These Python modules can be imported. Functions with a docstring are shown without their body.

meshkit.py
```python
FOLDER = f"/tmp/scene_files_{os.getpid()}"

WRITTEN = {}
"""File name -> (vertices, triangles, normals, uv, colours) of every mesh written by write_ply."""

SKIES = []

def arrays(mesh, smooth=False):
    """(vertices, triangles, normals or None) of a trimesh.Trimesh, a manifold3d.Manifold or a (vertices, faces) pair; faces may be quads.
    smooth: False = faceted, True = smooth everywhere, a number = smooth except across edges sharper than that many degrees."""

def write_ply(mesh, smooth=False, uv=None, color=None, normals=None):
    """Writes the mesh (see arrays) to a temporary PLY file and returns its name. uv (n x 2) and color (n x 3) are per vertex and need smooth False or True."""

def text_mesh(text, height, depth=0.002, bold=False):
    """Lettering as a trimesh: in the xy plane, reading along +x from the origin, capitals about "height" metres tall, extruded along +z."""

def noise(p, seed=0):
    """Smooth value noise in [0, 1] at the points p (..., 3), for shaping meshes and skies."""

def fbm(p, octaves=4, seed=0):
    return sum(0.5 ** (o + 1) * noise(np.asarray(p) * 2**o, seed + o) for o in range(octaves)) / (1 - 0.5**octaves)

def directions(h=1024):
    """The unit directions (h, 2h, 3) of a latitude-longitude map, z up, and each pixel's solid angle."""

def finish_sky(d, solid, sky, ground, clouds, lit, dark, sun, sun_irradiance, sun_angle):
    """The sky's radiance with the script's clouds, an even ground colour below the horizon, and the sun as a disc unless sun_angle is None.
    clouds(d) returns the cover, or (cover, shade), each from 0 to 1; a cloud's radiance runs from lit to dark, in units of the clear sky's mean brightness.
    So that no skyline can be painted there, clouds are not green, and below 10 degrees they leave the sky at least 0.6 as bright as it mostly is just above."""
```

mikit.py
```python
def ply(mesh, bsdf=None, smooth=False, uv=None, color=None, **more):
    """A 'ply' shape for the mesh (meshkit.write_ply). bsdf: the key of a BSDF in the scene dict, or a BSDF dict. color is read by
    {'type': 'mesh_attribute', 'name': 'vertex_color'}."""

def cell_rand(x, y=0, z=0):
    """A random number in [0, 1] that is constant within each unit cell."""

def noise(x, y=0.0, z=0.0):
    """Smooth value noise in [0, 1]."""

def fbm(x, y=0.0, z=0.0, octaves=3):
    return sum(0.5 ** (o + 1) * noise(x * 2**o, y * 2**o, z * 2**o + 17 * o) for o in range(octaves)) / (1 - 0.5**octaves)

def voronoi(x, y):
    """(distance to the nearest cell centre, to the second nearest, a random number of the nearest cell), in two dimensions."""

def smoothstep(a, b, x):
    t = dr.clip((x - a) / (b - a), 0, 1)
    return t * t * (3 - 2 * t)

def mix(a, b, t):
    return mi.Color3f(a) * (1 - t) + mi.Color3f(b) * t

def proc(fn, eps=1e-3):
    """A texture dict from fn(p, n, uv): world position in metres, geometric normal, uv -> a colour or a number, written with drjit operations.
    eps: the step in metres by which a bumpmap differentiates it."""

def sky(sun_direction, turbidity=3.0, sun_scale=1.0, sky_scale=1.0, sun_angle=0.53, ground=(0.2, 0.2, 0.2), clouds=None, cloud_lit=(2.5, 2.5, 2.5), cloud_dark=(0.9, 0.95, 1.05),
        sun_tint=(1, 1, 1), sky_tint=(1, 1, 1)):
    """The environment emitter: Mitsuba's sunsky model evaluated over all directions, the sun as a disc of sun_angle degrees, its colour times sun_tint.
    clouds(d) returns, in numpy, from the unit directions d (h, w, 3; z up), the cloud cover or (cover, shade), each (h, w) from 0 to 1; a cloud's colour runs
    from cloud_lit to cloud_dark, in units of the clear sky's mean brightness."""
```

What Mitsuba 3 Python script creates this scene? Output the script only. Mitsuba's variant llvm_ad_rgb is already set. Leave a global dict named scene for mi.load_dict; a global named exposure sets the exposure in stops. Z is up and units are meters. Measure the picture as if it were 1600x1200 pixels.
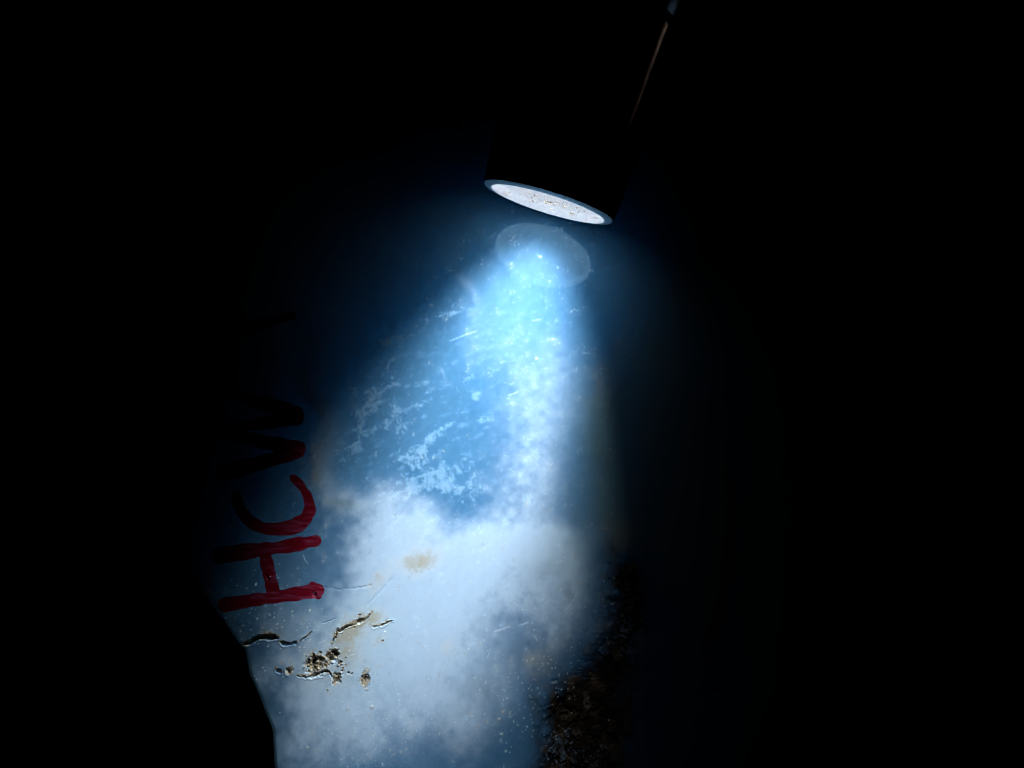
import math, numpy as np, trimesh, drjit as dr, mitsuba as mi, mikit, meshkit
from shapely.geometry import Polygon, LineString, Point
from shapely.ops import unary_union
from scipy.spatial import cKDTree
from scipy.ndimage import gaussian_filter
import shapely

T = mi.ScalarTransform4f
scene, labels = {}, {}

# ------------------------------------------------------------------ frame: the stone's cut face lies in z = 0, z up, metres
K = 0.0001636                                   # metres per drawing unit
F = 1232.0                                      # focal length in drawing units
S = np.array([-0.0058, 0.20213, 0.97934]); S /= np.linalg.norm(S)      # the face's normal seen from the camera (x right, y up, z back)
AX = np.array([-0.2907, -0.9540, -0.0725]); AX /= np.linalg.norm(AX)   # where the torch points
LENS = np.array([55.69, 280.26, -1232.0])
LENS_R, LENS_H = 91.85, 113.8
PLANE = S @ LENS - LENS_H
EX = np.array([1.0, 0, 0]) - S[0] * S; EX /= np.linalg.norm(EX)
EY = np.cross(S, EX)
R3 = np.array([EX, EY, S])
ORG = np.array([0, 0, PLANE / S[2]])

def W(p):
    return (np.asarray(p, float) - ORG) @ R3.T * K

def swell(q):
    """The boulder's broad shape: flat under the torch, falling away to the left and right, rising gently to the lower end."""
    x, y = q[..., 0] / 0.1787e-3, q[..., 1] / 0.1787e-3
    left, right, low = np.clip(-272 - x, 0, 600), np.clip(x - 140, 0, 800), np.clip(-20 - y, 0, 900)
    return 0.1787e-3 * (-58 * (left / 210) ** 2 - 100 * (right / 300) ** 2 + 50 * (low / 560) ** 2)

def P(x, y):
    """The point of the stone's face that the drawing shows at (x, y), in metres."""
    d = np.stack([np.asarray(x, float) - 800, 600 - np.asarray(y, float), np.full(np.shape(x), -F)], -1)
    q = W(d * (PLANE / (d @ S))[..., None])
    for _ in range(12):
        z = swell(q)
        q = W(d * ((PLANE + z / K) / (d @ S))[..., None])
    return q[..., :2]

def PP(pts):
    a = np.array(pts, float)
    return P(a[:, 0], a[:, 1])

PX = float(np.linalg.norm(P(801, 800) - P(800, 800)))     # one drawing unit on the face

# ------------------------------------------------------------------ camera and lamps
cam = W([0, 0, 0]); ahead = W([0, 0, -1000]); up = W([0, 1000, 0]) - cam
scene['camera'] = {'type': 'perspective', 'fov': math.degrees(2 * math.atan(800 / F)), 'fov_axis': 'x', 'near_clip': 0.01, 'far_clip': 20.0,
                   'to_world': T().look_at(origin=cam.tolist(), target=ahead.tolist(), up=up.tolist())}
exposure = 0.0
LED_BACK = 410.0
lens_c = W(LENS)
ax_w = R3 @ AX
led = lens_c - ax_w * LED_BACK * K
BEAM, SPILL, GLOW = 0.92, 0.0014, 0.56
COOL = np.array([0.77, 0.93, 1.08])
upv = np.cross(ax_w, [1, 0, 0.3]).tolist()
across = np.cross(ax_w, [0, 0, 1.0]); across /= np.linalg.norm(across)
tilt = np.cross(ax_w, across); toward = tilt if tilt[2] < 0 else -tilt
N_LED, LED_R = 96, 88.0                           # the light-emitting face at the bottom of the reflector, as points spread evenly over it
for i in range(N_LED):
    r, a = LED_R * math.sqrt((i + 0.5) / N_LED), i * 2.39996
    at = led + (across * math.cos(a) + tilt * math.sin(a)) * r * K
    scene[f'torch_beam_{i}'] = {'type': 'spot', 'to_world': T().look_at(origin=at.tolist(), target=(at + ax_w).tolist(), up=upv),
                                'intensity': {'type': 'rgb', 'value': (COOL * BEAM / N_LED).tolist()}, 'cutoff_angle': 25.0, 'beam_width': 5.0}
for i, (off, low) in enumerate(((-70, 20), (0, 36), (70, 20))):            # light scattered by the lens itself
    front = lens_c + (ax_w * 3 + across * off + toward * low) * K
    scene[f'torch_spill_{i}'] = {'type': 'spot', 'to_world': T().look_at(origin=front.tolist(), target=(front + ax_w * 0.8 + toward * 0.6).tolist(), up=upv),
                                 'intensity': {'type': 'rgb', 'value': (COOL * SPILL / 3).tolist()}, 'cutoff_angle': 66.0, 'beam_width': 8.0}
side = np.cross(AX, [0, 0, 1.0]); side /= np.linalg.norm(side)
side = side if side[0] > 0 else -side
for i, (along, power) in enumerate(((1080, 0.00030), (960, 0.00012), (830, 0.00006), (700, 0.00003))):        # a dim lamp strip far off to the right
    at = W(LENS - AX * along + side * 2600 + np.array([0, 0, -60.0]))
    scene[f'room_lamp_{i}'] = {'type': 'point', 'position': at.tolist(), 'intensity': {'type': 'rgb', 'value': [power * 0.95, power, power * 1.1]}}

# ------------------------------------------------------------------ height of the cut face
def seg_dist(q, line):
    """Distance from q (n, 2) to a polyline, and how far along it the nearest point lies (0 to 1)."""
    best, where, L, total = np.full(len(q), 1e9), np.zeros(len(q)), 0, np.linalg.norm(np.diff(line, axis=0), axis=1).sum()
    for a, b in zip(line[:-1], line[1:]):
        d = b - a; l = np.linalg.norm(d)
        t = np.clip(((q - a) @ d) / l ** 2, 0, 1)
        r = np.linalg.norm(q - a - t[:, None] * d, axis=1)
        on = r < best
        best[on], where[on] = r[on], (L + t[on] * l) / total
        L += l
    return best, where

def fb(q, scale, octaves=4, seed=0):
    return meshkit.fbm(np.concatenate([q / scale, np.full((len(q), 1), 0.37 + seed)], 1), octaves, seed)

def sst(a, b, x):
    t = np.clip((x - a) / (b - a), 0, 1)
    return t * t * (3 - 2 * t)

SLOTS = [  # open cracks: (points, half-width, depth, roughness)
    ([(383, 1007), (392, 1002), (400, 998), (410, 995.5), (420, 994), (434, 997)], 4.4, 7, 0.8),
    ([(438, 1003), (444, 1005), (451, 1006), (459, 1005), (466, 1003)], 2.6, 6, 0.7),
    ([(466, 1004), (479, 995), (487, 987)], 1.0, 3, 0.6),
    ([(519, 1006), (525, 992), (532, 984), (545, 977), (556, 972), (569, 968), (577, 961), (581, 958)], 1.9, 2.8, 1.0),
    ([(583, 979), (590, 977), (597, 977), (604, 974), (611, 972)], 1.4, 2.2, 1.0),
    ([(441, 1051), (434, 1047), (431, 1045)], 2.0, 4, 1.0),
    ([(465, 1056), (480, 1057), (492, 1056), (505, 1050), (513, 1050), (518, 1055)], 2.2, 2.6, 1.2)]
HAIR = [  # hairline cracks
    [(500, 916), (512, 918), (530, 921), (548, 920), (566, 917), (580, 915)],
    [(421, 969), (430, 958), (437, 950), (447, 942), (458, 932), (468, 922), (478, 913)],
    [(505, 974), (516, 970), (524, 966)],
    [(575, 945), (588, 930), (600, 918), (612, 905)],
    [(355, 984), (370, 978), (386, 975), (396, 972)]]
PITS = [(486, 1037, 10, 11), (497, 1034, 9, 10), (488, 1046, 8, 8), (519, 1026, 9, 12), (523, 1019, 5, 8), (515, 1032, 6, 7), (526, 1059, 7.5, 12), (522, 1066, 4, 6), (570, 1062, 7.8, 8), (451, 1049, 5.5, 7),
        (531, 1036, 4, 4), (420, 902, 2.2, 3), (491, 930, 2.6, 3), (866, 1064, 4, 5), (536, 1045, 2, 3), (488, 1025, 4, 5), (541, 1039, 1.6, 2), (500, 1020, 2.2, 3), (509, 1041, 2.4, 3), (476, 1042, 2, 3), (534, 1049, 1.8, 2), (544, 1051, 1.5, 2), (512, 1078, 1.5, 2), (562, 962, 2, 2), (553, 980, 1.6, 2), (604, 969, 1.5, 2), (540, 1027, 1.4, 2), (598, 1001, 1.3, 2), (549, 1053, 1.4, 2)]
RIDGES = [[(1058, 1138), (1074, 1124), (1090, 1116), (1104, 1102), (1124, 1089), (1140, 1083), (1147, 1092)],
          [(950, 880), (945, 905), (952, 930), (965, 938)], [(960, 1000), (948, 1022), (938, 1040)]]
RIND = [(946, 836), (975, 850), (1010, 850), (1030, 920), (1035, 1000), (1020, 1080), (1000, 1200), (1000, 1330), (800, 1330), (822, 1200), (828, 1140), (826, 1090), (850, 1070), (880, 1035), (905, 1005), (925, 965), (940, 925), (936, 880)]
RIND_POLY = Polygon(PP(RIND))
ROCK = [(350, 975), (318, 930), (272, 850), (236, 740), (222, 610), (240, 470), (300, 330), (410, 200), (560, 110), (760, 70), (950, 90), (1110, 160), (1215, 300), (1275, 470), (1300, 680), (1285, 880), (1230, 1050), (1165, 1200), (1060, 1330),
        (880, 1410), (690, 1420), (540, 1380), (450, 1310), (430, 1250), (427, 1200), (426.5, 1170), (425, 1148), (419, 1128), (411, 1111), (404, 1092), (396, 1076), (389, 1060), (385.5, 1042), (383.5, 1025), (379, 1013), (368, 1001), (358, 988)]

def poly_depth(q, poly):
    """Signed distance to the polygon's edge, positive inside."""
    ring = np.array(poly.exterior.coords)
    d, _ = seg_dist(q, ring)
    return np.where(shapely.contains_xy(poly, q[:, 0], q[:, 1]), d, -d)

def height(q):
    z = swell(q) + (fb(q, 0.05, 3, 3) - 0.5) * 0.0006                     # hand-polished: barely wavy
    rd = poly_depth(q, RIND_POLY) / PX
    n1, n2, n3 = fb(q, 0.012, 4, 11), fb(q, 0.004, 4, 12), fb(q, 0.0016, 3, 13)
    rough = sst(-6, 40, rd + (n1 - 0.5) * 60)
    z += rough * PX * (-5 * sst(0, 60, rd) + (n1 - 0.5) * 12 + np.round((n2 - 0.5) * 7) * 1.1 + (n2 - 0.5) * 3 + (n3 - 0.5) * 1.2)
    def close(line, margin):
        a = PP(line); m = margin * PX
        return np.nonzero(((q > a.min(0) - m) & (q < a.max(0) + m)).all(1))[0], a
    def warped(p, amp):
        return np.stack([fb(p, 0.0014, 3, 6) - 0.5, fb(p, 0.0014, 3, 7) - 0.5], 1) * amp * PX
    for line, hw, dep, rg in SLOTS:
        near, a = close(line, 20)
        p = q[near]
        if len(p) == 0: continue
        fine = fb(p, 0.0006, 3, 17)
        d, t = seg_dist(p + warped(p, 14 * rg), a)
        w = hw * np.clip(4 * np.minimum(t + 0.1, 1.1 - t), 0.2, 1) * (0.4 + 1.5 * fb(p, 0.0022, 3, 8))
        e = d / PX + (fine - 0.5) * 4.5
        z[near] += PX * (0.3 * np.exp(-((e - w - 0.8) / 1.1) ** 2) - dep * sst(w, w * 0.2, e)) * sst(0.3, 0.5, fb(p, 0.0025, 2, 19) + 0.08)
    for line in HAIR:
        near, a = close(line, 10)
        p = q[near]
        if len(p) == 0: continue
        d, t = seg_dist(p + warped(p, 3.5), a)
        z[near] -= PX * 0.5 * sst(1.0, 0.2, d / PX) * sst(0.38, 0.55, fb(p, 0.004, 2, 9) + 0.12)
    for x, y, r, dep in PITS:
        c = P(x, y)
        near = (np.abs(q - c) < 3 * r * PX).all(1)
        if not near.any(): continue
        fine = fb(q[near], 0.0006, 3, 17)
        d = np.linalg.norm(q[near] - c + warped(q[near], 1.5 if x == 570 else 6), axis=1) / PX
        grain = 0.62 + 1.5 * (fb(q[near], 0.0009, 3, 21) - 0.5); d = d + (fine - 0.5) * r * 0.7
        crust = (fb(q[near], 0.0008, 3, 22) - 0.5) * (2 if x == 570 else 7) * PX * np.clip(1.5 - d / r, 0, 1)
        z[near] += crust - PX * dep * np.clip(1 - np.clip(d / r, 0, 2) ** 3, 0, 1) * grain * 0.38
    for line in RIDGES:
        near, a = close(line, 25)
        if len(near) == 0: continue
        d, t = seg_dist(q[near] + warped(q[near], 6), a)
        z[near] += PX * 1.6 * np.exp(-(d / PX / 5) ** 2) * np.clip(5 * np.minimum(t, 1 - t), 0, 1)
    return z

# ------------------------------------------------------------------ materials
def mm(x, y):
    a = P(x, y) * 1000
    return float(a[0]), float(a[1])

MMPX = PX * 1000
CLOUDS = [(775, 660, 60, 120, 8, .16), (895, 590, 36, 90, 0, .22), (795, 1000, 90, 75, 0, .42), (745, 1120, 80, 70, 0, .35), (845, 395, 90, 40, 15, .12), (950, 640, 40, 110, 0, .22), (615, 835, 85, 62, 0, .95), (560, 790, 70, 36, 0, .45), (680, 900, 110, 80, 20, .95), (800, 868, 110, 62, 0, .8), (600, 955, 90, 60, 0, .7), (650, 1020, 95, 80, 0, .62), (838, 760, 62, 70, 0, .55),
          (845, 650, 52, 100, 0, .52), (826, 440, 112, 90, 15, .18), (806, 560, 96, 100, 10, .24), (728, 440, 14, 62, 15, .26), (503, 640, 30, 110, 8, .45), (505, 745, 60, 60, 0, .42), (450, 960, 90, 60, 0, .5),
          (440, 870, 60, 40, 0, .3), (510, 1090, 95, 90, 0, .7), (600, 1150, 120, 80, 0, .42), (480, 1180, 70, 80, 0, .35), (440, 1050, 50, 60, 0, .4), (710, 800, 34, 40, 0, -.45), (870, 890, 56, 60, 0, .55), (885, 965, 50, 50, 0, .3), (740, 490, 45, 70, 25, .12), (745, 770, 60, 30, 0, .2), (690, 1090, 100, 60, 0, .25), (880, 950, 60, 50, 0, .2), (960, 560, 20, 40, 0, .25)]
FLECKS = [(598, 612, 34, 13, 25), (625, 665, 9, 36, 12), (665, 632, 20, 6, 35), (682, 678, 34, 7, 38), (583, 663, 26, 7, 20), (570, 640, 30, 12, 45), (555, 700, 30, 22, 60), (640, 715, 24, 16, 0), (690, 735, 44, 18, 20), (720, 765, 40, 22, 0),
          (650, 760, 40, 18, 10), (735, 590, 22, 8, 30), (745, 615, 10, 14, 0), (760, 660, 18, 10, 30), (690, 500, 40, 5, 25), (605, 575, 22, 6, 50), (600, 530, 30, 7, 35), (660, 700, 12, 8, 0)]
GREEN = [(1060, 640, 90, 220, 0, 1.0), (1110, 420, 90, 120, 0, .8), (1120, 900, 120, 160, 0, .9), (960, 680, 70, 150, 0, .9), (990, 800, 70, 60, 0, .7), (500, 600, 24, 110, 8, .6), (495, 740, 18, 40, 0, .6), (905, 880, 60, 50, 0, .35), (530, 800, 30, 16, 0, .5)]
RUST = [(562, 976, 40, 18, 15, .35), (520, 1042, 44, 26, 10, .35), (420, 992, 30, 8, 0, .35), (660, 878, 24, 14, 20, .75), (645, 872, 36, 20, 20, .3), (590, 910, 26, 8, 50, .45), (578, 965, 16, 10, 10, .8), (553, 985, 14, 8, 30, .7), (540, 998, 16, 18, 0, .6), (590, 999, 10, 6, 0, .6), (524, 997, 5, 9, 0, .9), (478, 1024, 11, 11, 0, .6),
        (545, 1020, 22, 16, 0, .4), (488, 712, 14, 20, 0, .4), (489, 745, 8, 8, 0, .5), (815, 1030, 26, 22, 0, .22), (700, 1010, 16, 10, 0, .25), (850, 1040, 30, 30, 0, .5), (940, 590, 16, 40, 0, .3), (975, 840, 30, 30, 0, .5)]
DARK = [(532, 790, 20, 12, 30, .5), (600, 803, 4, 4, 0, .5), (740, 1065, 20, 24, 40, .5), (715, 1095, 6, 6, 0, .4), (890, 935, 14, 12, 0, .5), (850, 910, 30, 20, 0, .3), (880, 990, 20, 16, 0, .35), (830, 1115, 16, 40, 0, .7), (470, 1130, 40, 60, 0, .2),
        (930, 700, 18, 70, 0, .35), (900, 800, 14, 50, 0, .3), (480, 1000, 14, 10, 0, .25), (700, 1150, 60, 30, 0, .3), (790, 1150, 40, 40, 0, .35)]

def blob(u, v, b, sharp=1.0):
    x, y, rx, ry, deg = b[:5]
    cx, cy = mm(x, y)
    c, s = math.cos(math.radians(deg)), math.sin(math.radians(deg))
    du, dv = u - cx, v - cy
    a, e = (du * c + dv * s) / (rx * MMPX), (dv * c - du * s) / (ry * MMPX)
    return dr.exp(-(a * a + e * e) * sharp)

def total(u, v, items):
    out = mi.Float(0)
    for b in items:
        out = out + blob(u, v, b) * (b[5] if len(b) > 5 else 1.0)
    return out

def dirt_mask(u, v, n3, n4):
    """Earth and crust lodged in the cracks and pits (0 to 1)."""
    m = mi.Float(0)
    for x, y, r, dep in PITS:
        m = dr.maximum(m, blob(u, v, (x, y, r * 1.2, r * 1.2, 0)) * 1.1)
    for line, hw, dep, rg in SLOTS:
        a = PP(line) * 1000
        for (ax, ay), (bx, by) in zip(a[:-1], a[1:]):
            l = math.hypot(bx - ax, by - ay); ex, ey = float((bx - ax) / l), float((by - ay) / l)
            t = dr.clip((u - float(ax)) * ex + (v - float(ay) - 1.2 * MMPX) * ey, 0, float(l))
            d2 = dr.square(u - float(ax) - t * ex) + dr.square(v - float(ay) - 1.2 * MMPX - t * ey)
            m = dr.maximum(m, dr.exp(-d2 / (hw * 1.25 * MMPX) ** 2))
    return mikit.smoothstep(0.36, 0.62, m + (n3 - 0.5) * 1.1 + (n4 - 0.5) * 1.3)

def rind_mask(u, v, n):
    """How far a point lies in the brown weathered skin (0 to 1)."""
    ring = PP(RIND) * 1000
    d = mi.Float(1e9); inside = mi.Bool(False)
    for (ax, ay), (bx, by) in zip(ring, np.roll(ring, -1, 0)):
        ax, ay, bx, by = float(ax), float(ay), float(bx), float(by)
        ex, ey = bx - ax, by - ay
        t = dr.clip(((u - ax) * ex + (v - ay) * ey) / (ex * ex + ey * ey), 0, 1)
        d = dr.minimum(d, dr.square(u - ax - t * ex) + dr.square(v - ay - t * ey))
        if abs(ey) > 1e-9:
            inside ^= ((ay > v) != (by > v)) & (u < ex * (v - ay) / ey + ax)
    d = dr.sqrt(d) / MMPX
    return mikit.smoothstep(-34, 40, dr.select(inside, d, -d) + (n - 0.5) * 110)

def stone_look(p):
    u, v, z = p.x * 1000, p.y * 1000, p.z * 1000
    n1 = mikit.fbm(u * 0.09 + 7, v * 0.09, 1.3, octaves=4)
    n2 = mikit.fbm(u * 0.09 - 9, v * 0.09 + 31, 4.1, octaves=4)
    n3 = mikit.fbm(u * 0.5 + 3, v * 0.5, 2.2, octaves=4)
    n4 = mikit.fbm(u * 1.7, v * 1.7 + 5, 7.7, octaves=3)
    wu, wv = u + (n1 - 0.5) * 16 + (n3 - 0.5) * 2.5, v + (n2 - 0.5) * 16 + (n4 - 0.5) * 1.5
    cl = total(wu, wv, CLOUDS)
    cl = dr.clip(cl * (0.86 + 0.45 * (n3 - 0.5) + 0.12 * (n4 - 0.5)) + (n1 - 0.5) * 0.22, 0, 1.05)
    cl = mikit.smoothstep(0.02, 0.98, cl)
    fu, fv = u + (n3 - 0.5) * 4.5 + (n4 - 0.5) * 2.2, v + (n2 - 0.5) * 6 + (n4 - 0.5) * 2.5
    fl = total(fu, fv, FLECKS)
    k = mikit.fbm((u + v * 0.6) * 0.35, (v - u * 0.6) * 0.8, 9.2, octaves=4)
    zone = blob(u, v, (660, 660, 150, 150, 0))
    n5 = mikit.fbm(u * 2.6 + 11, v * 2.6, 3.9, octaves=3)
    fl = mikit.smoothstep(0.36, 0.86, fl * 0.68 + (mikit.fbm((u - v * 0.9) * 0.5, (v + u * 0.9) * 0.7, 6.2, octaves=3) - 0.5) * 0.9 + (k - 0.5) * 0.9 + (n3 - 0.5) * 0.9 + (n5 - 0.5) * 1.1) * (0.25 + 0.9 * n5) + mikit.smoothstep(0.56, 0.74, k + (n5 - 0.5) * 0.45) * zone * 0.5
    clear = mikit.mix([0.05, 0.185, 0.37], [0.085, 0.25, 0.43], n2)
    clear = clear * (0.86 + 0.28 * n3)
    c = mikit.mix(clear, [0.70, 0.83, 0.92], cl)
    c = mikit.mix(c, [0.42, 0.64, 0.78], dr.clip(fl, 0, 0.75) * (1 - 0.8 * cl))
    g = dr.clip(total(wu, wv, GREEN), 0, 1)
    c = mikit.mix(c, [0.17, 0.26, 0.235], g * 0.8)
    r = dr.clip(total(u + (n3 - 0.5) * 6, v + (n4 - 0.5) * 4, RUST) * (0.4 + 1.2 * n3), 0, 0.9)
    c = mikit.mix(c, [0.56, 0.42, 0.20], r * 0.8)
    dk = dr.clip(total(wu, wv, DARK) * (0.3 + 1.4 * n4), 0, 0.8)
    c = mikit.mix(c, [0.07, 0.11, 0.13], dk * 0.8)
    sp = mikit.smoothstep(0.70, 0.80, n4) * mikit.smoothstep(0.5, 0.62, n1) * 0.35
    c = mikit.mix(c, [0.12, 0.15, 0.16], sp)
    rm = rind_mask(u, v, n1 * 0.6 + n3 * 0.4)
    skin = mikit.mix([0.014, 0.009, 0.006], [0.07, 0.045, 0.03], mikit.smoothstep(0.45, 0.75, n3))
    skin = mikit.mix(skin, [0.13, 0.16, 0.20], mikit.smoothstep(0.54, 0.68, n2 * 0.5 + n4 * 0.5) * 0.8)
    c = mikit.mix(c, skin, rm)
    dirt = dirt_mask(u, v, n3, n5) * (1 - rm)
    c = mikit.mix(c, mikit.mix(mikit.mix([0.075, 0.05, 0.028], [0.40, 0.27, 0.12], mikit.smoothstep(0.3, 0.65, n4)), [0.62, 0.56, 0.46], mikit.smoothstep(0.55, 0.75, n5)), dirt * 0.92)
    solid = dr.maximum(dr.clip(0.22 + 0.50 * cl + 0.6 * dr.clip(fl, 0, 0.75) + 0.6 * g + 0.5 * r + 0.5 * dk + sp, 0, 0.85), dr.maximum(rm, dirt))
    return c, solid

def deep_color(p, n, uv):
    """The stone a few millimetres under its polished surface."""
    u, v = p.x * 1000, p.y * 1000
    n1 = mikit.fbm(u * 0.06 + 17, v * 0.06, 3.3, octaves=4)
    n2 = mikit.fbm(u * 0.06 - 19, v * 0.06 + 11, 5.1, octaves=4)
    cl = dr.clip(total(u + (n1 - 0.5) * 20, v + (n2 - 0.5) * 20, CLOUDS), 0, 1)
    return mikit.mix(mikit.mix([0.04, 0.18, 0.38], [0.10, 0.31, 0.52], n1), [0.62, 0.77, 0.84], cl)

def stone_gloss(p, n, uv):
    u, v, z = p.x * 1000, p.y * 1000, p.z * 1000
    n1 = mikit.fbm(u * 0.09 + 7, v * 0.09, 1.3, octaves=4)
    n3 = mikit.fbm(u * 0.5 + 3, v * 0.5, 2.2, octaves=4)
    return 0.19 * (1 - rind_mask(u, v, n1 * 0.6 + n3 * 0.4))

scene['polished_stone'] = {'type': 'blendbsdf', 'weight': mikit.proc(stone_gloss),
                           'body': {'type': 'blendbsdf', 'weight': mikit.proc(lambda p, n, uv: stone_look(p)[1]), 'clear': {'type': 'null'},
                                    'grain': {'type': 'twosided', 'b': {'type': 'diffuse', 'reflectance': mikit.proc(lambda p, n, uv: stone_look(p)[0])}}},
                           'polish': {'type': 'twosided', 'b': {'type': 'conductor', 'material': 'none', 'specular_reflectance': {'type': 'rgb', 'value': [0.55, 0.82, 1.0]}}}}
scene['deep_stone'] = {'type': 'twosided', 'b': {'type': 'diffuse', 'reflectance': mikit.proc(deep_color)}}
scene['stone_inside'] = {'type': 'homogeneous', 'albedo': {'type': 'rgb', 'value': [0.50, 0.83, 0.955]}, 'sigma_t': 130.0}
scene['rough_skin'] = {'type': 'diffuse', 'reflectance': mikit.proc(lambda p, n, uv: mikit.mix([0.02, 0.014, 0.010], [0.10, 0.08, 0.06], mikit.fbm(p.x * 300, p.y * 300, p.z * 300, octaves=4)))}
scene['marker_ink'] = {'type': 'roughplastic', 'alpha': 0.25, 'int_ior': 1.45,
                       'diffuse_reflectance': mikit.proc(lambda p, n, uv: mikit.mix([0.22, 0.005, 0.016], [0.34, 0.05, 0.10], mikit.smoothstep(0.40, 0.90, mikit.fbm(p.x * 250, p.y * 1500, 3.0, octaves=4))))}
scene['dust_white'] = {'type': 'twosided', 'b': {'type': 'diffuse', 'reflectance': {'type': 'rgb', 'value': [0.82, 0.82, 0.78]}}}
scene['scratch_pale'] = {'type': 'twosided', 'b': {'type': 'diffuse', 'reflectance': {'type': 'rgb', 'value': [0.75, 0.80, 0.82]}}}
scene['scratch_dark'] = {'type': 'twosided', 'b': {'type': 'diffuse', 'reflectance': {'type': 'rgb', 'value': [0.05, 0.08, 0.12]}}}
scene['dark_cloth'] = {'type': 'diffuse', 'reflectance': mikit.proc(lambda p, n, uv: mi.Color3f(0.012, 0.012, 0.013) * (0.7 + 0.6 * mikit.noise(p.x * 900, p.y * 900)))}
scene['black_anodised'] = {'type': 'roughconductor', 'alpha': 0.02, 'specular_reflectance': {'type': 'rgb', 'value': [0.20, 0.135, 0.09]}, 'material': 'Al'}
scene['grey_metal'] = {'type': 'roughconductor', 'alpha': 0.05, 'specular_reflectance': {'type': 'rgb', 'value': [0.5, 0.75, 1.0]}, 'material': 'Al'}
scene['bezel_metal'] = {'type': 'roughplastic', 'alpha': 0.3, 'diffuse_reflectance': mikit.proc(lambda p, n, uv: mi.Color3f(0.55, 0.56, 0.58) * (0.8 + 0.4 * mikit.noise(p.x * 2500, p.y * 2500, p.z * 2500)))}
scene['mirror_cup'] = {'type': 'twosided', 'b': {'type': 'roughconductor', 'alpha': 0.08, 'material': 'Al'}}
scene['inner_black'] = {'type': 'twosided', 'b': {'type': 'diffuse', 'reflectance': {'type': 'rgb', 'value': [0.02, 0.02, 0.02]}}}
scene['dusty_glass'] = {'type': 'blendbsdf', 'weight': 0.45, 'clear': {'type': 'null'}, 'dust': {'type': 'diffuse', 'reflectance': {'type': 'rgb', 'value': [0.5, 0.5, 0.5]}}}
scene['lens_dirt'] = {'type': 'twosided', 'b': {'type': 'diffuse', 'reflectance': {'type': 'rgb', 'value': [0.50, 0.30, 0.13]}}}
scene['led_yellow'] = {'type': 'twosided', 'b': {'type': 'diffuse', 'reflectance': {'type': 'rgb', 'value': [0.7, 0.6, 0.2]}}}

# ------------------------------------------------------------------ helpers
def put(key, mesh, bsdf, smooth=False, **more):
    scene[key] = mikit.ply(mesh, bsdf, smooth=smooth, **more)

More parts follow.
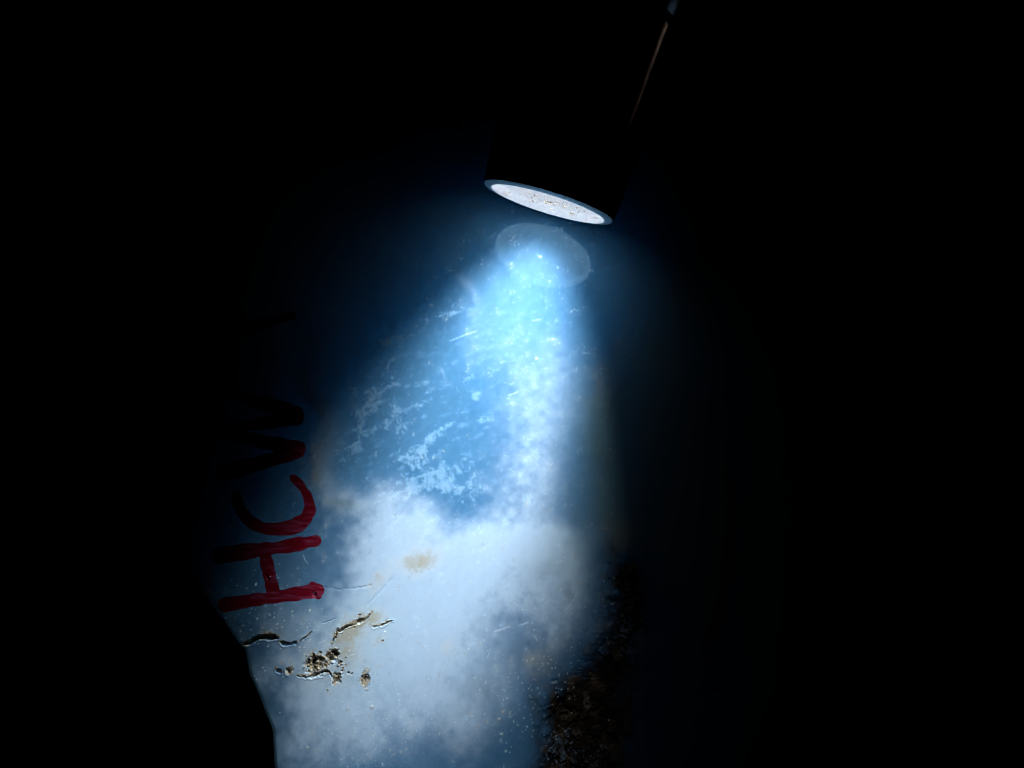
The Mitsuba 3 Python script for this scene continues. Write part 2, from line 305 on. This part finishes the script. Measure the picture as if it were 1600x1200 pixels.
taken = {}
def name(key):
    n = taken.get(key, 0); taken[key] = n + 1
    return key if n == 0 else f'{key}_{n:03d}'

# ------------------------------------------------------------------ the ground
g = trimesh.creation.box([3.0, 3.0, 0.02]); g.apply_translation([0, 0, -0.105])
put('ground', g, 'dark_cloth')
labels['ground'] = {'label': 'black unlit surface under and around the stone', 'kind': 'structure'}

# ------------------------------------------------------------------ the stone: cut face
def grid_lines(lo, hi, zones):
    out, x = [lo], lo
    while x < hi:
        step = next((s for a, b, s in zones if a <= x < b), 0.00042)
        x += step; out.append(x)
    return np.array(out)

ring = PP(ROCK)
ring_fine = np.array(LineString(np.vstack([ring, ring[:1]])).segmentize(0.0005).coords)[:-1]
jit = np.stack([fb(ring_fine, 0.004, 4, 31) - 0.5, fb(ring_fine, 0.004, 4, 32) - 0.5], 1) * 0.0012
ring_fine = ring_fine + jit
outline = Polygon(ring_fine); shapely.prepare(outline)
x0, y0 = P(372, 1010)[0], P(500, 1084)[1]
x1, y1 = P(620, 1010)[0], P(500, 952)[1]
r0, r1 = P(815, 1000)[0], P(1010, 1000)[0]
gx = grid_lines(ring[:, 0].min() - 0.001, ring[:, 0].max() + 0.001, [(x0, x1, 0.00010), (r0, r1, 0.00022)])
gy = grid_lines(ring[:, 1].min() - 0.001, ring[:, 1].max() + 0.001, [(y0, y1, 0.00010), (P(0, 1200)[1], y0, 0.00025), (y1, P(500, 850)[1], 0.00025)])
A, B = np.meshgrid(gx, gy)
q = np.stack([A.ravel(), B.ravel()], 1)
inside = shapely.contains_xy(outline, q[:, 0], q[:, 1])
ins2 = inside.reshape(A.shape)
cell = ins2[:-1, :-1] | ins2[1:, :-1] | ins2[:-1, 1:] | ins2[1:, 1:]
idx = np.arange(len(q)).reshape(A.shape)
c0, c1, c2, c3 = idx[:-1, :-1][cell], idx[:-1, 1:][cell], idx[1:, 1:][cell], idx[1:, :-1][cell]
faces = np.vstack([np.stack([c0, c1, c2], 1), np.stack([c0, c2, c3], 1)])
used = np.unique(faces); remap = np.full(len(q), -1); remap[used] = np.arange(len(used))
faces = remap[faces]; q = q[used]; out_pt = ~inside[used]
edge_line = LineString(np.vstack([ring_fine, ring_fine[:1]]))
dense = np.array([edge_line.interpolate(d).coords[0] for d in np.arange(0, edge_line.length, 0.00008)])
tree = cKDTree(dense)
q[out_pt] = dense[tree.query(q[out_pt])[1]]
edge_d = tree.query(q)[0]
def face_z(q, ed):
    return height(q) - 0.0022 * np.clip(1 - ed / 0.0012, 0, 1) ** 2.2 * 0.5
zz = face_z(q, edge_d)
face_mesh = trimesh.Trimesh(np.column_stack([q, zz]), faces, process=False)
ar = face_mesh.area_faces > 1e-14
face_mesh.update_faces(ar)
put('translucent_stone__polished_face', face_mesh, 'polished_stone', smooth=True, interior={'type': 'ref', 'id': 'stone_inside'})
core = outline.buffer(-0.0006).simplify(0.0002)
cv, cf = trimesh.creation.triangulate_polygon(core, engine='earcut')
cv, cf = trimesh.remesh.subdivide_to_size(np.column_stack([cv, np.zeros(len(cv))]), cf, 0.004, max_iter=14)
cv[:, 2] = swell(cv[:, :2]) - 0.0105 + (fb(cv[:, :2], 0.02, 3, 61) - 0.5) * 0.002
core_mesh = trimesh.Trimesh(cv, cf, process=False)
put('translucent_stone__polished_face__core', core_mesh, 'deep_stone', smooth=True)
labels['translucent_stone'] = {'label': 'pale blue translucent stone with red marker letters and brown crust, glowing under the torch', 'category': 'stone'}
labels['translucent_stone__polished_face'] = {'label': 'polished cloudy blue and white face lit by the torch'}

# its rough flanks, from the rim of the face down to the ground
rim = np.array([edge_line.interpolate(d).coords[0] for d in np.arange(0, edge_line.length, 0.0009)])
cen = rim.mean(0)
nrm = rim - cen; nrm /= np.linalg.norm(nrm, axis=1, keepdims=True)
loops = []
for k, (dz, off) in enumerate([(-0.0016, -0.0003), (-0.005, -0.001), (-0.012, -0.003), (-0.022, -0.005), (-0.036, -0.007), (-0.052, -0.011), (-0.070, -0.017), (-0.085, -0.028), (-0.0945, -0.04)]):
    wob = (fb(rim * 1.0 + k * 0.003, 0.02, 4, 41 + k) - 0.5) * 0.012 * min(1, k / 3)
    loops.append(np.column_stack([rim + nrm * (off + wob)[:, None], swell(rim) * (1 - min(1, max(0, k - 1) / 7)) + dz]))
m = len(rim); V = np.vstack(loops); f = []
for k in range(len(loops) - 1):
    i = np.arange(m); j = (i + 1) % m
    f += [np.stack([k * m + i, (k + 1) * m + i, (k + 1) * m + j], 1), np.stack([k * m + i, (k + 1) * m + j, k * m + j], 1)]
flank = trimesh.Trimesh(V, np.vstack(f), process=False); flank.fix_normals()
put('translucent_stone__rough_side', flank, 'rough_skin', smooth=True)
labels['translucent_stone__rough_side'] = {'label': 'rough unpolished dark side of the stone'}

# ------------------------------------------------------------------ marker letters drawn on the face
def stroke(pts, widths, seed):
    """A marker stroke as a polygon: points and widths in drawing units, with a slightly uneven edge."""
    line = LineString(pts); n = max(8, int(line.length / 1.5))
    t = np.linspace(0, 1, n)
    c = np.array([line.interpolate(a, normalized=True).coords[0] for a in t])
    for _ in range(6):
        c[1:-1] = (c[:-2] + 2 * c[1:-1] + c[2:]) / 4
    wd = np.interp(t, np.linspace(0, 1, len(widths)), widths) / 2
    rng = np.random.default_rng(seed)
    wd = wd + gaussian_filter(rng.normal(0, 2.2, n), 2.0) + gaussian_filter(rng.normal(0, 5.0, n), 9)
    parts = [LineString(c[i:i + 2]).buffer(max(1.5, wd[i]), 6) for i in range(n - 1)]
    return unary_union(parts)

def drape(poly, lift, piece=0.0009):
    """A polygon on the face (drawing units) as a thin sheet that follows the surface."""
    polys = [poly] if poly.geom_type == 'Polygon' else list(poly.geoms)
    out = []
    for pg in polys:
        v, f = trimesh.creation.triangulate_polygon(pg.simplify(0.15), engine='earcut')
        v = P(v[:, 0], v[:, 1])
        v3, f = trimesh.remesh.subdivide_to_size(np.column_stack([v, np.zeros(len(v))]), f, piece, max_iter=14)
        qq = v3[:, :2]
        v3[:, 2] = face_z(qq, tree.query(qq)[0]) + lift
        t = trimesh.Trimesh(v3, f, process=False)
        t.merge_vertices()
        if t.face_normals[:, 2].mean() < 0:
            t.invert()
        out.append(t)
    return trimesh.util.concatenate(out)

H = unary_union([stroke([(352, 945), (400, 937), (450, 930), (497, 922)], [22, 21, 21, 23], 1), stroke([(488, 914), (497, 921), (497, 930)], [12, 15, 12], 2),
                 stroke([(343, 868), (390, 861), (440, 855), (493, 845)], [24, 22, 19, 15], 3), stroke([(413, 862), (418, 885), (427, 925)], [19, 20, 21], 4)])
C = stroke([(457, 746), (470, 758), (481, 776), (485, 795), (477, 812), (460, 823), (438, 827), (412, 826), (390, 815), (375, 797), (369, 776)], [11, 14, 17, 19, 20, 21, 21, 20, 18, 16, 15], 5)
WL = unary_union([stroke([(350, 612), (410, 630), (464, 646)], [20, 22, 22], 6), stroke([(350, 670), (410, 661), (464, 653)], [20, 22, 22], 7),
                  stroke([(350, 676), (410, 690), (465, 701)], [20, 22, 22], 8), stroke([(350, 738), (410, 722), (465, 706)], [22, 22, 20], 9)])
ONE = stroke([(345, 520), (400, 508), (456, 493)], [18, 20, 18], 10)
for poly in (H, C, WL, ONE):
    put(name('translucent_stone__marker_letter'), drape(poly, 0.00008), 'marker_ink', smooth=True)

# ------------------------------------------------------------------ scratches
def scratch(pts, w, bsdf):
    put(name('translucent_stone__scratch'), drape(LineString(pts).buffer(w * 0.22, 2), 0.00005), bsdf)

for pts, w in [([(703, 533), (720, 526), (745, 517)], 1.0), ([(690, 575), (695, 590)], .8), ([(832, 501), (846, 499)], 1.2), ([(773, 987), (790, 981), (797, 979)], 1.6), ([(812, 977), (826, 972)], 1.6), ([(882, 955), (895, 940), (902, 926)], 1.0),
               ([(835, 993), (839, 1001)], 1.2), ([(762, 1027), (766, 1014)], .9), ([(795, 618), (808, 613)], 1.8), ([(870, 880), (880, 876)], .9), ([(473, 866), (477, 876), (481, 880)], 2.0), ([(497, 1005), (508, 1000)], 1.4), ([(549, 1024), (556, 1021)], 1.4)]:
    scratch(pts, w, 'scratch_pale')
for pts, w in [([(625, 432), (650, 429), (680, 426)], 1.0), ([(523, 663), (528, 675), (534, 684)], 1.3), ([(540, 695), (544, 708), (547, 716)], 1.4), ([(549, 726), (556, 737), (562, 747)], 1.2), ([(555, 722), (561, 736), (570, 749)], 1.4),
               ([(551, 700), (553, 712)], 1.0), ([(552, 694), (557, 696)], 1.0), ([(564, 752), (568, 765)], .8)]:
    scratch(pts, w, 'scratch_dark')

# ------------------------------------------------------------------ dust on the face
rng = np.random.default_rng(7)
spots = []
def spray(n, x, y, sx, sy, lo, hi, stretch=1.0, deg=30):
    for _ in range(n):
        spots.append((rng.normal(x, sx), rng.normal(y, sy), rng.uniform(lo, hi), stretch, deg))
spray(70, 430, 935, 50, 35, 0.5, 1.1, 2.0, 32)
spray(70, 480, 1010, 60, 30, 0.5, 1.2, 2.2, 32)
spray(90, 590, 1130, 90, 45, 0.4, 1.0, 1.6, 60)
spray(40, 570, 1125, 25, 35, 0.5, 1.4, 1.3, 70)
spray(150, 840, 1080, 45, 60, 0.5, 1.2, 1.3, 60)
spray(40, 940, 950, 50, 60, 0.5, 1.0, 1.2, 60)
spray(36, 820, 450, 55, 55, 0.3, 0.75, 1.2, 20)
spray(160, 700, 620, 110, 90, 0.25, 0.6, 1.2, 20)
for x, y, r in [(572, 1077, 3.0), (581, 1105, 3.0), (545, 1018, 2), (481, 1168, 2.2), (400, 913, 2.4), (484, 954, 2.2), (838, 560, 2), (601, 988, 2.2), (543, 1108, 2.6), (780, 1124, 2.4), (784, 1147, 2.4), (790, 1174, 2)]:
    spots.append((x, y, r, 1.2, 40))
vv, ff = [], []
ico = trimesh.creation.icosphere(subdivisions=0)
for i, (x, y, r, st, deg) in enumerate(spots):
    c = P(x, y)
    if not shapely.contains_xy(outline, c[0], c[1]):
        continue
    v = ico.vertices * rng.uniform(0.7, 1.2, (len(ico.vertices), 1)) * r * PX
    v[:, 0] *= st; v[:, 2] *= 0.10
    a = math.radians(deg + rng.normal(0, 10)); ca, sa = math.cos(a), math.sin(a)
    v = np.column_stack([v[:, 0] * ca - v[:, 1] * sa, v[:, 0] * sa + v[:, 1] * ca, v[:, 2]])
    z = face_z(c[None], tree.query(c[None])[0])[0]
    ff.append(ico.faces + len(vv) * len(v)); vv.append(v + [c[0], c[1], z + 0.04 * r * PX + 0.00002])
put('dust', trimesh.Trimesh(np.vstack(vv), np.vstack(ff), process=False), 'dust_white')
labels['dust'] = {'label': 'fine white dust grains scattered over the stone face', 'category': 'dust', 'kind': 'stuff'}

# ------------------------------------------------------------------ the torch
ez = -ax_w                                       # from the lens to the tail
ea = np.cross(ez, [0, 0, 1.0]); ea /= np.linalg.norm(ea); eb = np.cross(ez, ea)
if ea[0] < 0: ea, eb = -ea, -eb
def lathe(profile, n=160, amp=0):
    pr = np.array(profile, float); t = np.linspace(0, 2 * np.pi, n, endpoint=False)
    rr = pr[:, 0][:, None] * (1 + amp * (np.arange(n) % 4 < 2))[None]
    v = lens_c + K * (rr[..., None] * (np.cos(t)[None, :, None] * ea + np.sin(t)[None, :, None] * eb) + pr[:, 1][:, None, None] * ez)
    v = v.reshape(-1, 3); i = np.arange(n); j = (i + 1) % n; f = []
    for k in range(len(pr) - 1):
        f += [np.stack([k * n + i, k * n + j, (k + 1) * n + j], 1), np.stack([k * n + i, (k + 1) * n + j, (k + 1) * n + i], 1)]
    return trimesh.Trimesh(v, np.vstack(f), process=False)

Rl = LENS_R
put('torch__head', lathe([(104.2, 2.6), (105.5, 5), (107, 14), (114, 120), (121, 230), (124, 280), (124.5, 286), (123, 289), (114, 290)]), 'black_anodised', smooth=40)
put('torch__bezel', lathe([(Rl - 3, 14), (Rl - 1, 4), (Rl + 0.2, 0.2), (Rl + 1.2, -0.2), (103.2, 1.6), (104.6, 3.0), (104.2, 6)]), 'bezel_metal', smooth=50)
t = np.linspace(0, 2 * np.pi, 96, endpoint=False)
lv = np.vstack([[lens_c], lens_c + K * Rl * (np.cos(t)[:, None] * ea + np.sin(t)[:, None] * eb)])
lf = np.array([[0, 1 + i, 1 + (i + 1) % 96] for i in range(96)])
lm = trimesh.Trimesh(lv, lf, process=False)
if lm.face_normals[0] @ ax_w < 0: lm.invert()
scene['torch__lens'] = mikit.ply(lm, 'dusty_glass')
scene['torch__lens']['emitter'] = {'type': 'area', 'radiance': {'type': 'rgb', 'value': [GLOW * 0.88, GLOW * 1.0, GLOW * 1.15]}}
put('torch__reflector', lathe([(Rl - 3.2, 14), (Rl - 5, 60), (88, 160), (88.5, 300), (88.5, 390), (88, LED_BACK + 3)]), 'mirror_cup', smooth=True)
put('torch__led', lathe([(0.01, LED_BACK + 3), (88, LED_BACK + 3)], 48), 'led_yellow')
put('torch__collar', lathe([(114, 290.5), (123, 292), (125, 295), (126, 340), (124, 343), (112, 345)]), 'grey_metal', smooth=30)
put('torch__body', lathe([(112, 344), (112, 900), (108, 905), (0.01, 906)]), 'grey_metal', smooth=40)
labels['torch'] = {'label': 'black torch with a bright dusty lens, held at a low angle over the stone', 'category': 'torch'}
labels['torch__lens'] = {'label': 'bright white lens speckled with brown dirt'}

# dirt grains stuck on the lens
vv, ff = [], []
clumps = [(-0.80, 0.1, .10, 34), (-0.30, -0.5, .09, 16), (0.05, -0.35, .06, 22), (0.42, 0.25, .035, 16), (0.5, -0.5, .14, 14), (0.84, -0.1, .08, 14), (-0.25, 0.1, .05, 8), (0.1, -0.35, .2, 12), (0.0, 0.0, .45, 260), (-0.1, -0.1, .6, 160)]
cand = []
for a, b, sp, n in clumps:
    cand += [(rng.normal(a, sp), rng.normal(b, sp * 2.2), rng.uniform(0.35, 1.0) * (1.0 if sp < .3 else .55)) for _ in range(n)]
for a, b, r in cand:
    if a * a + b * b > 0.93: continue
    v = ico.vertices * rng.uniform(0.6, 1.3, (len(ico.vertices), 1)) * r * 1.5
    c = lens_c + K * Rl * (a * ea + b * eb)
    v = c + K * (v[:, :1] * ea + v[:, 1:2] * eb - v[:, 2:] * 0.8 * ez)
    ff.append(ico.faces + 12 * len(vv)); vv.append(v)
put('torch__lens__dirt', trimesh.Trimesh(np.vstack(vv), np.vstack(ff), process=False), 'lens_dirt')
labels['torch__lens__dirt'] = {'label': 'brown dirt grains stuck on the lens', 'kind': 'stuff'}
